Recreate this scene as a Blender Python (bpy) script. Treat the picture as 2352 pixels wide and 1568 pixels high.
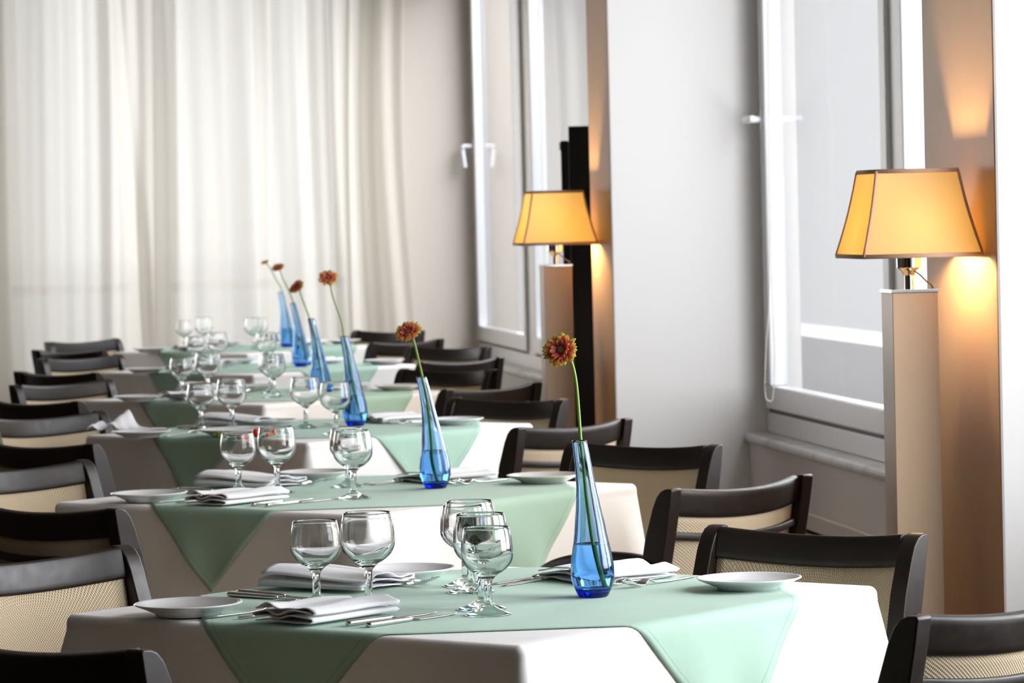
import bpy, bmesh, math, random
from mathutils import Vector, Matrix, Euler, noise
C = bpy.context.scene.collection
for o in list(bpy.data.objects): bpy.data.objects.remove(o)
PI = math.pi
# ------------------------------------------------------------------ camera
F = 8500.0; HOR = 487.6; ROLL = 0.0243; PSI = math.radians(8.0); CAMZ = 1.3585; TOP = 0.75
PITCH = math.atan((784-HOR)/F)
cps, sps = math.cos(PSI), math.sin(PSI)
def W(X, Y, Z=0.0):                     # view-aligned ground frame -> room frame (room +Y runs along the window wall)
    return Vector((X*cps+Y*sps, -X*sps+Y*cps, Z))
def ray(px, py):
    x = px-1176; y = py-784
    u = x*math.cos(ROLL)-y*math.sin(ROLL); v = x*math.sin(ROLL)+y*math.cos(ROLL)
    return (u, F*math.cos(PITCH)-v*math.sin(PITCH), -(v*math.cos(PITCH)+F*math.sin(PITCH)))
def at(px, py, z):                      # point of the room at height z
    d = ray(px, py); t = (z-CAMZ)/d[2]
    return W(d[0]*t, d[1]*t, z)
def atY(px, py, Y):                     # point of the room at distance Y along the view
    d = ray(px, py); t = Y/d[1]
    return W(d[0]*t, Y, CAMZ+d[2]*t)
cd = bpy.data.cameras.new('camera'); cam = bpy.data.objects.new('camera', cd); C.objects.link(cam)
R = Vector(W(1, 0)); D = W(0, 1)
fw = D*math.cos(PITCH)-Vector((0, 0, 1))*math.sin(PITCH); up0 = R.cross(fw)
right = R*math.cos(ROLL)-up0*math.sin(ROLL); up = R*math.sin(ROLL)+up0*math.cos(ROLL)
M = Matrix((right, up, -fw)).transposed().to_4x4(); M.translation = Vector((0, 0, CAMZ)); cam.matrix_world = M
cd.sensor_width = 36; cd.lens = F/2352*36; cd.clip_start = .1; cd.clip_end = 200
cd.dof.use_dof = True; cd.dof.focus_distance = 5.9; cd.dof.aperture_fstop = 15
bpy.context.scene.camera = cam
# ------------------------------------------------------------------ world, daylight, exposure
sc = bpy.context.scene
sc.view_settings.view_transform = 'Standard'; sc.view_settings.look = 'None'
sc.view_settings.gamma = 1; sc.view_settings.exposure = 0.0; sc.view_settings.use_curve_mapping = False
sc.cycles.max_bounces = 10; sc.cycles.diffuse_bounces = 4; sc.cycles.glossy_bounces = 6
sc.cycles.transmission_bounces = 12; sc.cycles.transparent_max_bounces = 12
sc.cycles.sample_clamp_indirect = 6
wd = bpy.data.worlds.new('overcast_sky'); sc.world = wd; wd.use_nodes = True
bg = wd.node_tree.nodes['Background']; bg.inputs[0].default_value = (.86, .88, .92, 1); bg.inputs[1].default_value = 1.03
XW = 2.46; XP = 1.968; YB = 18.74       # window plane, pier face, back wall (room frame)
def area(name, loc, direction, sx, sy, power, col=(.93, .96, 1), spread=180):
    l = bpy.data.lights.new(name, 'AREA'); l.shape = 'RECTANGLE'; l.size = sx; l.size_y = sy; l.energy = power; l.color = col
    o = bpy.data.objects.new(name, l); C.objects.link(o); o.location = loc
    o.rotation_euler = Vector(direction).to_track_quat('-Z', 'Y').to_euler(); l.spread = math.radians(spread); return o
area('daylight_near_window', (XW+.35, 5.45, 1.75), (-1, .12, -.12), 2.2, 2.0, 118, spread=138)
area('daylight_window_1', (XW+.5, 9.3, 1.75), (-1, 0, -.1), 3.0, 2.0, 150)
area('daylight_window_2', (XW+1.6, 15.4, 3.9), (-1, 0, -.85), 6.0, 2.4, 520)
area('daylight_back_window', (.6, YB+1.0, 1.9), (0, -1, 0), 4.6, 2.6, 80)
area('added_fill_back_left', (-2.5, YB+1.0, 1.9), (.15, -1, 0), 3.6, 2.6, 420)  # added unseen fill for the wall under the sill and the window stiles
# ------------------------------------------------------------------ materials
MT = {}
def new(name):
    m = bpy.data.materials.new(name); m.use_nodes = True; MT[name] = m
    return m, m.node_tree, m.node_tree.nodes['Principled BSDF']
def nd(nt, t, **k):
    n = nt.nodes.new(t)
    for a, b in k.items(): setattr(n, a, b)
    return n
def pmat(name, col, rough=.5, metal=0., coat=0., spec=.5, ior=1.5, bump=None, sheen=0., var=None):
    m, nt, p = new(name)
    p.inputs['Base Color'].default_value = (*col, 1); p.inputs['Roughness'].default_value = rough
    p.inputs['Metallic'].default_value = metal; p.inputs['Coat Weight'].default_value = coat
    p.inputs['Coat Roughness'].default_value = .15; p.inputs['IOR'].default_value = ior
    p.inputs['Specular IOR Level'].default_value = spec; p.inputs['Sheen Weight'].default_value = sheen
    tc = nd(nt, 'ShaderNodeTexCoord')
    if bump:
        n = nd(nt, 'ShaderNodeTexNoise'); n.inputs['Scale'].default_value = bump[0]; n.inputs['Detail'].default_value = 4
        b = nd(nt, 'ShaderNodeBump'); b.inputs['Strength'].default_value = bump[1]; b.inputs['Distance'].default_value = bump[2]
        nt.links.new(tc.outputs['Object'], n.inputs['Vector']); nt.links.new(n.outputs[0], b.inputs['Height'])
        nt.links.new(b.outputs[0], p.inputs['Normal'])
    if var:                              # (scale, colour 2, low, high)
        n = nd(nt, 'ShaderNodeTexNoise'); n.inputs['Scale'].default_value = var[0]; n.inputs['Detail'].default_value = 6
        r = nd(nt, 'ShaderNodeValToRGB'); r.color_ramp.elements[0].position = var[2]; r.color_ramp.elements[1].position = var[3]
        r.color_ramp.elements[0].color = (*col, 1); r.color_ramp.elements[1].color = (*var[1], 1)
        nt.links.new(tc.outputs['Object'], n.inputs['Vector']); nt.links.new(n.outputs[0], r.inputs[0])
        nt.links.new(r.outputs[0], p.inputs['Base Color'])
    return m
pmat('plaster', (.76, .74, .72), .6, bump=(60, .15, .002))
pmat('pier_paint', (.64, .39, .22), .3, ior=1.10, bump=(90, .06, .001), var=(6, (.61, .365, .202), .4, .7))  # tan deepened with the lamps' warm glow
pmat('back_wall_paint', (.66, .60, .54), .6, bump=(60, .1, .002))
pmat('apron_paint', (.72, .66, .63), .6, bump=(60, .1, .002))
pmat('room_wall', (.07, .05, .04), .7)
pmat('ceiling_white', (.34, .29, .25), .8)
pmat('floor_wood', (.11, .075, .055), .35, var=(3, (.07, .048, .035), .35, .7))
pmat('window_white', (.86, .87, .89), .22, coat=1)
pmat('gasket', (.02, .02, .022), .5)
pmat('handle_white', (.86, .87, .92), .2, coat=.4)
pmat('marble', (.62, .60, .59), .25, var=(9, (.42, .38, .36), .5, .72))
pmat('grille_paint', (.66, .59, .55), .5)
pmat('slot_shade', (.006, .006, .006), .9)  # near-black, shade between the grille slats put into the colour
pmat('white_porcelain', (.82, .82, .83), .12, coat=.5)
pmat('black_panel', (.004, .003, .003), .55, ior=1.2)
pmat('grey_metal', (.35, .35, .36), .4, metal=.6)
pmat('chrome', (.85, .84, .82), .06, metal=1)
pmat('steel', (.72, .71, .70), .18, metal=1)
pmat('cord_brown', (.05, .025, .015), .5)
pmat('lamp_post', (.52, .37, .24), .42, coat=.15)
pmat('trim_tan', (.50, .30, .20), .8)
pmat('stem_green', (.22, .38, .05), .45)
pmat('calyx_green', (.10, .22, .07), .6)
pmat('flower_disc', (.20, .13, .03), .9, bump=(900, 1, .001))
pmat('tomato_red', (.75, .03, .01), .15, coat=.5)
pmat('toast', (.45, .22, .08), .8, bump=(200, .6, .003), var=(90, (.25, .10, .03), .4, .7))
pmat('salad_green', (.16, .22, .03), .6)
pmat('chain', (.55, .52, .46), .4)
pmat('table_wood', (.10, .06, .04), .5)
pmat('yellow_felt', (.72, .58, .22), .9)
pmat('outside_wall', (.78, .79, .80), .8)
pmat('outside_ledge', (.50, .51, .54), .7)
pmat('outside_green', (.10, .16, .07), .9, var=(3, (.2, .26, .16), .4, .6))
def wood():
    m, nt, p = new('dark_wood'); tc = nd(nt, 'ShaderNodeTexCoord')
    mp = nd(nt, 'ShaderNodeMapping'); mp.inputs['Scale'].default_value = (3, 14, 14)
    n = nd(nt, 'ShaderNodeTexNoise'); n.inputs['Scale'].default_value = 5; n.inputs['Detail'].default_value = 6
    r = nd(nt, 'ShaderNodeValToRGB'); r.color_ramp.elements[0].color = (.008, .005, .004, 1); r.color_ramp.elements[1].color = (.022, .013, .009, 1)
    nt.links.new(tc.outputs['Object'], mp.inputs[0]); nt.links.new(mp.outputs[0], n.inputs['Vector'])
    nt.links.new(n.outputs[0], r.inputs[0]); nt.links.new(r.outputs[0], p.inputs['Base Color'])
    n2 = nd(nt, 'ShaderNodeTexNoise'); n2.inputs['Scale'].default_value = 38; n2.inputs['Detail'].default_value = 5
    r2 = nd(nt, 'ShaderNodeMapRange'); r2.inputs[3].default_value = .3; r2.inputs[4].default_value = .55
    nt.links.new(tc.outputs['Object'], n2.inputs['Vector']); nt.links.new(n2.outputs[0], r2.inputs[0]); nt.links.new(r2.outputs[0], p.inputs['Roughness'])
    p.inputs['Specular IOR Level'].default_value = .5; p.inputs['IOR'].default_value = 1.46
wood()
def woven():
    m, nt, p = new('woven_fabric'); tc = nd(nt, 'ShaderNodeTexCoord'); sx = nd(nt, 'ShaderNodeSeparateXYZ')
    nt.links.new(tc.outputs['Object'], sx.inputs[0])
    def math_(op, a, b=None, v=None):
        n = nd(nt, 'ShaderNodeMath', operation=op); nt.links.new(a, n.inputs[0])
        if b is not None: nt.links.new(b, n.inputs[1])
        if v is not None: n.inputs[1].default_value = v
        return n.outputs[0]
    ad = math_('ADD', sx.outputs[2], sx.outputs[1])
    a = math_('SINE', math_('MULTIPLY', sx.outputs[0], v=1250.)); b = math_('SINE', math_('MULTIPLY', ad, v=1250.))
    h = math_('MULTIPLY', a, b)
    r = nd(nt, 'ShaderNodeValToRGB'); r.color_ramp.elements[0].position = .12; r.color_ramp.elements[1].position = .55
    r.color_ramp.elements[0].color = (.30, .20, .12, 1); r.color_ramp.elements[1].color = (.66, .54, .37, 1)
    mr = nd(nt, 'ShaderNodeMapRange'); mr.inputs[1].default_value = -1; nt.links.new(h, mr.inputs[0])
    nt.links.new(mr.outputs[0], r.inputs[0]); nt.links.new(r.outputs[0], p.inputs['Base Color'])
    bp = nd(nt, 'ShaderNodeBump'); bp.inputs['Strength'].default_value = .7; bp.inputs['Distance'].default_value = .0015
    nt.links.new(mr.outputs[0], bp.inputs['Height']); nt.links.new(bp.outputs[0], p.inputs['Normal'])
    p.inputs['Roughness'].default_value = .85
woven()
def cloth(name, col, seam=None):
    m, nt, p = new(name); tc = nd(nt, 'ShaderNodeTexCoord')
    p.inputs['Base Color'].default_value = (*col, 1); p.inputs['Roughness'].default_value = .75; p.inputs['Sheen Weight'].default_value = .15
    p.inputs['Specular IOR Level'].default_value = .25
    n = nd(nt, 'ShaderNodeTexNoise'); n.inputs['Scale'].default_value = 9; n.inputs['Detail'].default_value = 3
    n2 = nd(nt, 'ShaderNodeTexNoise'); n2.inputs['Scale'].default_value = 700; n2.inputs['Detail'].default_value = 2
    b = nd(nt, 'ShaderNodeBump'); b.inputs['Strength'].default_value = .35; b.inputs['Distance'].default_value = .006
    b2 = nd(nt, 'ShaderNodeBump'); b2.inputs['Strength'].default_value = .25; b2.inputs['Distance'].default_value = .0006
    for q in (n, n2): nt.links.new(tc.outputs['Object'], q.inputs['Vector'])
    nt.links.new(n.outputs[0], b.inputs['Height']); nt.links.new(n2.outputs[0], b2.inputs['Height']); nt.links.new(b.outputs[0], b2.inputs['Normal'])
    nt.links.new(b2.outputs[0], p.inputs['Normal'])
    if seam:                             # stitched hem line and ironed creases, from the cloth's own uv
        uv = nd(nt, 'ShaderNodeUVMap'); s = nd(nt, 'ShaderNodeSeparateXYZ'); nt.links.new(uv.outputs[0], s.inputs[0])
        outs = []
        for k in (0, 1):
            a = nd(nt, 'ShaderNodeMath', operation='SUBTRACT'); a.inputs[1].default_value = .5; nt.links.new(s.outputs[k], a.inputs[0])
            c = nd(nt, 'ShaderNodeMath', operation='ABSOLUTE'); nt.links.new(a.outputs[0], c.inputs[0]); outs.append(c.outputs[0])
        mx = nd(nt, 'ShaderNodeMath', operation='MAXIMUM'); nt.links.new(outs[0], mx.inputs[0]); nt.links.new(outs[1], mx.inputs[1])
        cmp_ = nd(nt, 'ShaderNodeMath', operation='COMPARE'); cmp_.inputs[1].default_value = .484; cmp_.inputs[2].default_value = .0012
        nt.links.new(mx.outputs[0], cmp_.inputs[0])
        mix = nd(nt, 'ShaderNodeMix', data_type='RGBA'); mix.inputs[6].default_value = (*col, 1); mix.inputs[7].default_value = (*[x*.80 for x in col], 1)
        nt.links.new(cmp_.outputs[0], mix.inputs[0]); nt.links.new(mix.outputs[2], p.inputs['Base Color'])
cloth('white_linen', (.86, .84, .82)); cloth('napkin_linen', (.82, .82, .84)); cloth('green_linen', (.37, .54, .44), seam=True)
def sheer():
    m = bpy.data.materials.new('sheer_curtain'); m.use_nodes = True; nt = m.node_tree; nt.nodes.clear(); MT['sheer_curtain'] = m
    out = nd(nt, 'ShaderNodeOutputMaterial'); d = nd(nt, 'ShaderNodeBsdfDiffuse'); t = nd(nt, 'ShaderNodeBsdfTranslucent'); tr = nd(nt, 'ShaderNodeBsdfTransparent')
    d.inputs[0].default_value = (.78, .74, .67, 1); t.inputs[0].default_value = (.88, .85, .79, 1)
    a = nd(nt, 'ShaderNodeMixShader'); a.inputs[0].default_value = .55; b = nd(nt, 'ShaderNodeMixShader'); b.inputs[0].default_value = .12
    nt.links.new(d.outputs[0], a.inputs[1]); nt.links.new(t.outputs[0], a.inputs[2]); nt.links.new(a.outputs[0], b.inputs[1]); nt.links.new(tr.outputs[0], b.inputs[2])
    nt.links.new(b.outputs[0], out.inputs[0])
sheer()
def shade_mat():
    m = bpy.data.materials.new('shade_fabric'); m.use_nodes = True; nt = m.node_tree; nt.nodes.clear(); MT['shade_fabric'] = m
    out = nd(nt, 'ShaderNodeOutputMaterial'); d = nd(nt, 'ShaderNodeBsdfDiffuse'); t = nd(nt, 'ShaderNodeBsdfTranslucent')
    d.inputs[0].default_value = (.85, .76, .62, 1); t.inputs[0].default_value = (.97, .84, .50, 1)
    a = nd(nt, 'ShaderNodeMixShader'); a.inputs[0].default_value = .8
    nt.links.new(d.outputs[0], a.inputs[1]); nt.links.new(t.outputs[0], a.inputs[2]); nt.links.new(a.outputs[0], out.inputs[0])
shade_mat()
def glassm(name, ior=1.48, col=(1, 1, 1), absorb=None, rough=0.):
    m, nt, p = new(name)
    p.inputs['Base Color'].default_value = (*col, 1); p.inputs['Roughness'].default_value = rough; p.inputs['IOR'].default_value = ior
    p.inputs['Transmission Weight'].default_value = 1
    if absorb:
        v = nd(nt, 'ShaderNodeVolumeAbsorption'); v.inputs[0].default_value = (*absorb[1], 1); v.inputs[1].default_value = absorb[0]
        nt.links.new(v.outputs[0], nt.nodes['Material Output'].inputs['Volume'])
glassm('clear_glass', 1.5, absorb=(5, (.55, .95, .8)))
glassm('blue_glass', 1.5, absorb=(200, (.04, .53, .94)))
glassm('water', 1.33, absorb=(14, (.3, .8, 1)))
def pane():
    m = bpy.data.materials.new('window_glass'); m.use_nodes = True; nt = m.node_tree; nt.nodes.clear(); MT['window_glass'] = m
    out = nd(nt, 'ShaderNodeOutputMaterial'); g = nd(nt, 'ShaderNodeBsdfGlossy'); g.inputs['Roughness'].default_value = 0.0
    t = nd(nt, 'ShaderNodeBsdfTransparent'); fr = nd(nt, 'ShaderNodeFresnel'); fr.inputs[0].default_value = 1.5
    ge = nd(nt, 'ShaderNodeNewGeometry'); mi = nd(nt, 'ShaderNodeMapRange'); mi.inputs[3].default_value = 1.5; mi.inputs[4].default_value = 1/1.5   # same reflectance on both faces of the pane
    nt.links.new(ge.outputs['Backfacing'], mi.inputs[0]); nt.links.new(mi.outputs[0], fr.inputs[0])
    mx = nd(nt, 'ShaderNodeMixShader'); nt.links.new(fr.outputs[0], mx.inputs[0]); nt.links.new(t.outputs[0], mx.inputs[1]); nt.links.new(g.outputs[0], mx.inputs[2])
    nt.links.new(mx.outputs[0], out.inputs[0])
pane()
def petal_mat():
    m, nt, p = new('petal_red'); at_ = nd(nt, 'ShaderNodeUVMap'); s = nd(nt, 'ShaderNodeSeparateXYZ'); nt.links.new(at_.outputs[0], s.inputs[0])
    r = nd(nt, 'ShaderNodeValToRGB'); e = r.color_ramp.elements; e[0].position = 0; e[0].color = (.48, .02, .08, 1)
    e[1].position = 1; e[1].color = (.76, .80, .20, 1)
    for q_, c_ in ((.48, (.78, .05, .12)), (.68, (.88, .26, .12)), (.86, (.85, .68, .18))): x = e.new(q_); x.color = (*c_, 1)
    nt.links.new(s.outputs[0], r.inputs[0]); nt.links.new(r.outputs[0], p.inputs['Base Color']); p.inputs['Roughness'].default_value = .55
    tr = nd(nt, 'ShaderNodeBsdfTranslucent'); mx = nd(nt, 'ShaderNodeMixShader'); mx.inputs[0].default_value = .4; nt.links.new(r.outputs[0], tr.inputs[0])
    nt.links.new(p.outputs[0], mx.inputs[1]); nt.links.new(tr.outputs[0], mx.inputs[2]); nt.links.new(mx.outputs[0], nt.nodes['Material Output'].inputs['Surface'])
petal_mat()
# ------------------------------------------------------------------ mesh helpers
def link(name, bm, mat, parent=None, smooth=True, solid=None, bevel=None, sub=0, autosm=None):
    me = bpy.data.meshes.new(name); bmesh.ops.recalc_face_normals(bm, faces=bm.faces); bm.to_mesh(me); bm.free()
    me.materials.append(MT[mat])
    if smooth:
        for f in me.polygons: f.use_smooth = True
        if autosm: me.set_sharp_from_angle(angle=math.radians(autosm))
    o = bpy.data.objects.new(name, me); C.objects.link(o)
    if parent: o.parent = parent
    if solid: md = o.modifiers.new('s', 'SOLIDIFY'); md.thickness = solid; md.offset = 0
    if bevel: md = o.modifiers.new('b', 'BEVEL'); md.width = bevel; md.segments = 3; md.limit_method = 'ANGLE'
    if sub: md = o.modifiers.new('u', 'SUBSURF'); md.levels = sub; md.render_levels = sub
    return o
def box(bm, lo, hi, rot=None):
    vs = [bm.verts.new((x, y, z)) for x in (lo[0], hi[0]) for y in (lo[1], hi[1]) for z in (lo[2], hi[2])]
    for f in ((0, 1, 3, 2), (4, 6, 7, 5), (0, 4, 5, 1), (2, 3, 7, 6), (0, 2, 6, 4), (1, 5, 7, 3)): bm.faces.new([vs[i] for i in f])
    if rot: bmesh.ops.transform(bm, matrix=rot, verts=vs)
    return vs
def grid(bm, pts, closed=False, uv=None):
    rows = [[bm.verts.new(p) for p in r] for r in pts]; n = len(rows[0]); lay = bm.loops.layers.uv.verify() if uv else None
    for i in range(len(rows)-1):
        for j in range(n if closed else n-1):
            k = (j+1) % n
            f = bm.faces.new((rows[i][j], rows[i][k], rows[i+1][k], rows[i+1][j]))
            if uv:
                for lp, (a, b) in zip(f.loops, ((i, j), (i, j+1), (i+1, j+1), (i+1, j))): lp[lay].uv = uv(a, b)
    return rows
def lathe(bm, prof, seg=40, axis=None):
    """prof: list of (r, z); r=0 makes a pole; axis(z) gives the centre offset"""
    rows = []
    for r, z in prof:
        ox, oy = axis(z) if axis else (0, 0)
        if r < 1e-6: rows.append([bm.verts.new((ox, oy, z))])
        else: rows.append([bm.verts.new((ox+r*math.cos(2*PI*k/seg), oy+r*math.sin(2*PI*k/seg), z)) for k in range(seg)])
    for a, b in zip(rows, rows[1:]):
        for k in range(seg):
            k2 = (k+1) % seg
            if len(a) == 1 and len(b) == 1: continue
            if len(a) == 1: bm.faces.new((a[0], b[k2], b[k]))
            elif len(b) == 1: bm.faces.new((a[k], a[k2], b[0]))
            else: bm.faces.new((a[k], a[k2], b[k2], b[k]))
def sweep(bm, path, dims, upv=Vector((0, 0, 1)), n=12, pw=.5):
    """closed tube along path; dims = (w, h) per point; pw<1 squares the section"""
    rings = []; path = [Vector(p) for p in path]
    for i, p in enumerate(path):
        t = (path[min(i+1, len(path)-1)]-path[max(i-1, 0)]).normalized()
        s = t.cross(upv); s = s.normalized() if s.length > 1e-6 else Vector((1, 0, 0)); u = s.cross(t)
        w, h = dims[i] if isinstance(dims, list) else dims
        ring = []
        for k in range(n):
            a = 2*PI*(k+.5)/n; c, q = math.cos(a), math.sin(a)
            ring.append(bm.verts.new(p+s*(w/2*math.copysign(abs(c)**pw, c))+u*(h/2*math.copysign(abs(q)**pw, q))))
        rings.append(ring)
    for a, b in zip(rings, rings[1:]):
        for k in range(n): bm.faces.new((a[k], a[(k+1) % n], b[(k+1) % n], b[k]))
    bm.faces.new(rings[0][::-1]); bm.faces.new(rings[-1])
def smoothpath(pts, n=8):
    pts = [Vector(p) for p in pts]; out = []
    for i in range(len(pts)-1):
        p0 = pts[max(i-1, 0)]; p1 = pts[i]; p2 = pts[i+1]; p3 = pts[min(i+2, len(pts)-1)]
        for k in range(n):
            t = k/n; out.append(.5*((2*p1)+(-p0+p2)*t+(2*p0-5*p1+4*p2-p3)*t*t+(-p0+3*p1-3*p2+p3)*t**3))
    out.append(pts[-1]); return out
def tag(o, label, cat, group=None):
    o['label'] = label; o['category'] = cat
    if group: o['group'] = group
    return o
def thing(name, loc=(0, 0, 0), rz=0):
    o = bpy.data.objects.new(name, None); C.objects.link(o); o.location = loc; o.rotation_euler = (0, 0, rz); o.empty_display_size = .05
    return o
def kids(o): return [x for x in C.objects if x.parent == o]
TREE = {}
def copy_tree(o, parent=None):
    if o.name not in TREE: TREE[o.name] = kids(o)
    c = o.copy(); C.objects.link(c); c.parent = parent
    for ch in TREE[o.name]: copy_tree(ch, c)
    return c
def structure(name, bm, mat, parent=None, **k):
    k.setdefault('smooth', False); o = link(name, bm, mat, parent, **k)
    if not parent: o['kind'] = 'structure'
    return o
def B(lo, hi): bm = bmesh.new(); box(bm, lo, hi); return bm
# ------------------------------------------------------------------ room shell
XL, YF, ZC = -5.0, -4.5, 3.0
ZS, ZG, ZT = .633, .70, 2.75            # sill, window frame bottom, window top
structure('floor', B((XL-.2, YF-.2, -.1), (XW+.3, YB+.3, 0)), 'floor_wood')
structure('ceiling', B((XL-.2, YF-.2, ZC), (XW+.3, YB+.3, ZC+.1)), 'ceiling_white')
structure('wall_left', B((XL-.2, YF, 0), (XL, YB, ZC)), 'room_wall')
structure('wall_front', B((XL, YF-.2, 0), (XW+.2, YF, ZC)), 'room_wall')
P2N, P2F, P1N, P1F = 11.66, 12.07, 7.10, 7.66    # piers along the wall (room y)
bm = bmesh.new()
box(bm, (XW-.06, P1F, 0), (XW+.2, P2N, ZS-.03)); box(bm, (XW-.06, P2F, 0), (XW+.2, YB, ZS-.03))
box(bm, (XW-.06, P1F, ZT), (XW+.2, P2N, ZC)); box(bm, (XW-.06, P2F, ZT), (XW+.2, YB, ZC))
box(bm, (XW-.06, 2.5, 0), (XW+.2, P1N, ZS-.03)); box(bm, (XW-.06, 2.5, ZT), (XW+.2, P1N, ZC)); box(bm, (XW-.06, YF, 0), (XW+.2, 2.1, ZC))
structure('wall_right', bm, 'apron_paint')
def pier(i, y0, y1):
    bm = bmesh.new(); box(bm, (XP, y0, 0), (XW+.12, y1, ZC))
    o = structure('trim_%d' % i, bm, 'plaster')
    me = o.data; me.materials.append(MT['pier_paint'])      # room side tan, pushed warmer to hold the lamps' glow; reveals white
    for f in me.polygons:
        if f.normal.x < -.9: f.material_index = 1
    md = o.modifiers.new('b', 'BEVEL'); md.width = .006; md.segments = 2
    return o
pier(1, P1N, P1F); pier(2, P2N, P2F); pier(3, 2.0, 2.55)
# back wall with two window openings behind the curtain and an added unseen one for fill
def xb(px): d = ray(px, 480); return W(d[0]*18.7/d[1], 18.7).x
A0, A1, B0, B1 = xb(20), xb(296), xb(388), xb(800)
bm = bmesh.new(); y0, y1 = YB, YB+.2
box(bm, (XL, y0, 0), (-4.3, y1, ZC)); box(bm, (-.65, y0, 0), (A0, y1, ZC)); box(bm, (A1, y0, 0), (B0, y1, ZC)); box(bm, (B1, y0, 0), (XW+.2, y1, ZC))
for a, b in ((-4.3, -.65), (A0, A1), (B0, B1)): box(bm, (a, y0, 0), (b, y1, .55)); box(bm, (a, y0, 2.8), (b, y1, ZC))
structure('wall_back', bm, 'back_wall_paint')
def back_window(n, a, b, muls):
    w = thing('window_%d' % n, (0, 0, 0)); w['kind'] = 'structure'
    bm = bmesh.new()
    for x in [a+.03, b-.03]+muls: box(bm, (x-.03, YB+.06, .55), (x+.03, YB+.12, 2.8))
    box(bm, (a, YB+.06, .55), (b, YB+.12, .62)); box(bm, (a, YB+.06, 2.73), (b, YB+.12, 2.8)); box(bm, (a, YB+.06, 1.0), (b, YB+.10, 1.05))
    link('window_frame', bm, 'window_white', w, smooth=False)
    link('pane', B((a, YB+.08, .6), (b, YB+.084, 2.75)), 'window_glass', w, smooth=False)
back_window(5, A0, A1, []); back_window(7, -4.3, -.65, [-2.5]); back_window(6, B0, B1, [xb(607)])  # the leftmost one is unseen, put in to let the fill light through
# ------------------------------------------------------------------ side windows: outer frame, opening sashes with glass and handles
def side_window(n, y0, y1, sashes, handle=None):
    w = thing('window_%d' % n, (XW, y0, 0)); w['kind'] = 'structure'
    def bx(bm, a, b): box(bm, (a[0]-XW, a[1]-y0, a[2]), (b[0]-XW, b[1]-y0, b[2]))
    fr = bmesh.new(); x0, x1 = XW, XW+.07
    bx(fr, (x0, y0, ZS), (x1, y1, ZG)); bx(fr, (x0, y0, ZT-.05), (x1, y1, ZT)); bx(fr, (x0, y0, ZG), (x1, y0+.03, ZT)); bx(fr, (x0, y1-.03, ZG), (x1, y1, ZT))
    for a, b in zip(sashes[:-1], sashes[1:]): bx(fr, (x0, a[1], ZG), (x1, b[0], ZT))
    link('window_frame', fr, 'window_white', w, smooth=False, bevel=.004)
    gk = bmesh.new()
    for a, b in sashes:
        bx(gk, (x0+.004, a, ZG), (x0+.02, a+.012, ZT-.05)); bx(gk, (x0+.004, b-.012, ZG), (x0+.02, b, ZT-.05)); bx(gk, (x0+.004, a, ZG), (x0+.02, b, ZG+.012))
    link('gasket', gk, 'gasket', w, smooth=False)
    for a, b in sashes:
        s = bmesh.new(); a += .012; b -= .012; z0, z1, t = ZG+.012, ZT-.055, .075; x0, x1 = XW-.012, XW+.05
        bx(s, (x0, a, z0), (x1, b, z0+t)); bx(s, (x0, a, z1-t), (x1, b, z1)); bx(s, (x0, a, z0+t), (x1, a+t, z1-t)); bx(s, (x0, b-t, z0+t), (x1, b, z1-t))
        so = link('sash', s, 'window_white', w, smooth=False, bevel=.006)
        g = bmesh.new(); bx(g, (XW+.012, a+t-.005, z0+t-.005), (XW+.016, b-t+.005, z1-t+.005)); link('pane', g, 'window_glass', so, smooth=False)
    if handle:
        hy, hz, down = handle; bm = bmesh.new(); c = Vector((-.012, hy-y0, hz))
        sweep(bm, [c+Vector((0, 0, -.035)), c+Vector((0, 0, .035))], (.028, .012), Vector((1, 0, 0)))
        p = [c, c+Vector((-.03, 0, 0)), c+Vector((-.052, 0, -.002))]
        p += [c+Vector((-.056, -.01*0, -.02)), c+Vector((-.05, 0, -.07)), c+Vector((-.045, 0, -.11))] if down else [c+Vector((-.056, -.03, 0)), c+Vector((-.054, -.11, 0))]
        sweep(bm, smoothpath(p, 6), (.022, .022), n=12, pw=.8)
        link('handle', bm, 'handle_white', w)
def sill(n, y0, y1):
    bm = bmesh.new(); x0 = 2.385
    pr = [(x0+.006, ZS-.03), (x0, ZS-.024), (x0-.002, ZS-.014), (x0, ZS-.005), (x0+.008, ZS), (XW+.0, ZS), (XW+.19, ZS-.002), (XW+.19, ZS-.03)]
    rows = [[Vector((x, y, z)) for x, z in pr] for y in (y0, y1)]; r = grid(bm, rows, closed=True)
    bm.faces.new(r[0]); bm.faces.new(r[1][::-1]); structure('trim_%d' % n, bm, 'marble')
def Yat(px, D=XW):
    d = ray(px, 700); Z = D/((d[0]/d[1])*cps+sps); return W(d[0]/d[1]*Z, Z).y
y_s1, y_s2 = Yat(2046, XW-.012), Yat(2064, XW-.012)
side_window(1, P1F, P2N, [(P1F+.03, 8.62), (8.67, y_s2), (y_s1, P2N-.03)], handle=(P2N-.03-.05, 1.0+.615+.02, False))
a1, a2 = Yat(1207, XW-.012), Yat(1222, XW-.012)
side_window(2, P2F, YB, [(P2F+.03, 14.2), (14.25, a2), (a1, YB-.03)], handle=(YB-.085, 1.70, True))
side_window(3, 2.55, P1N, [(2.58, 4.05), (4.1, 5.55), (5.6, P1N-.03)])
sill(5, P1F, P2N); sill(6, P2F, YB); sill(7, 2.55, P1N)
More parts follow.
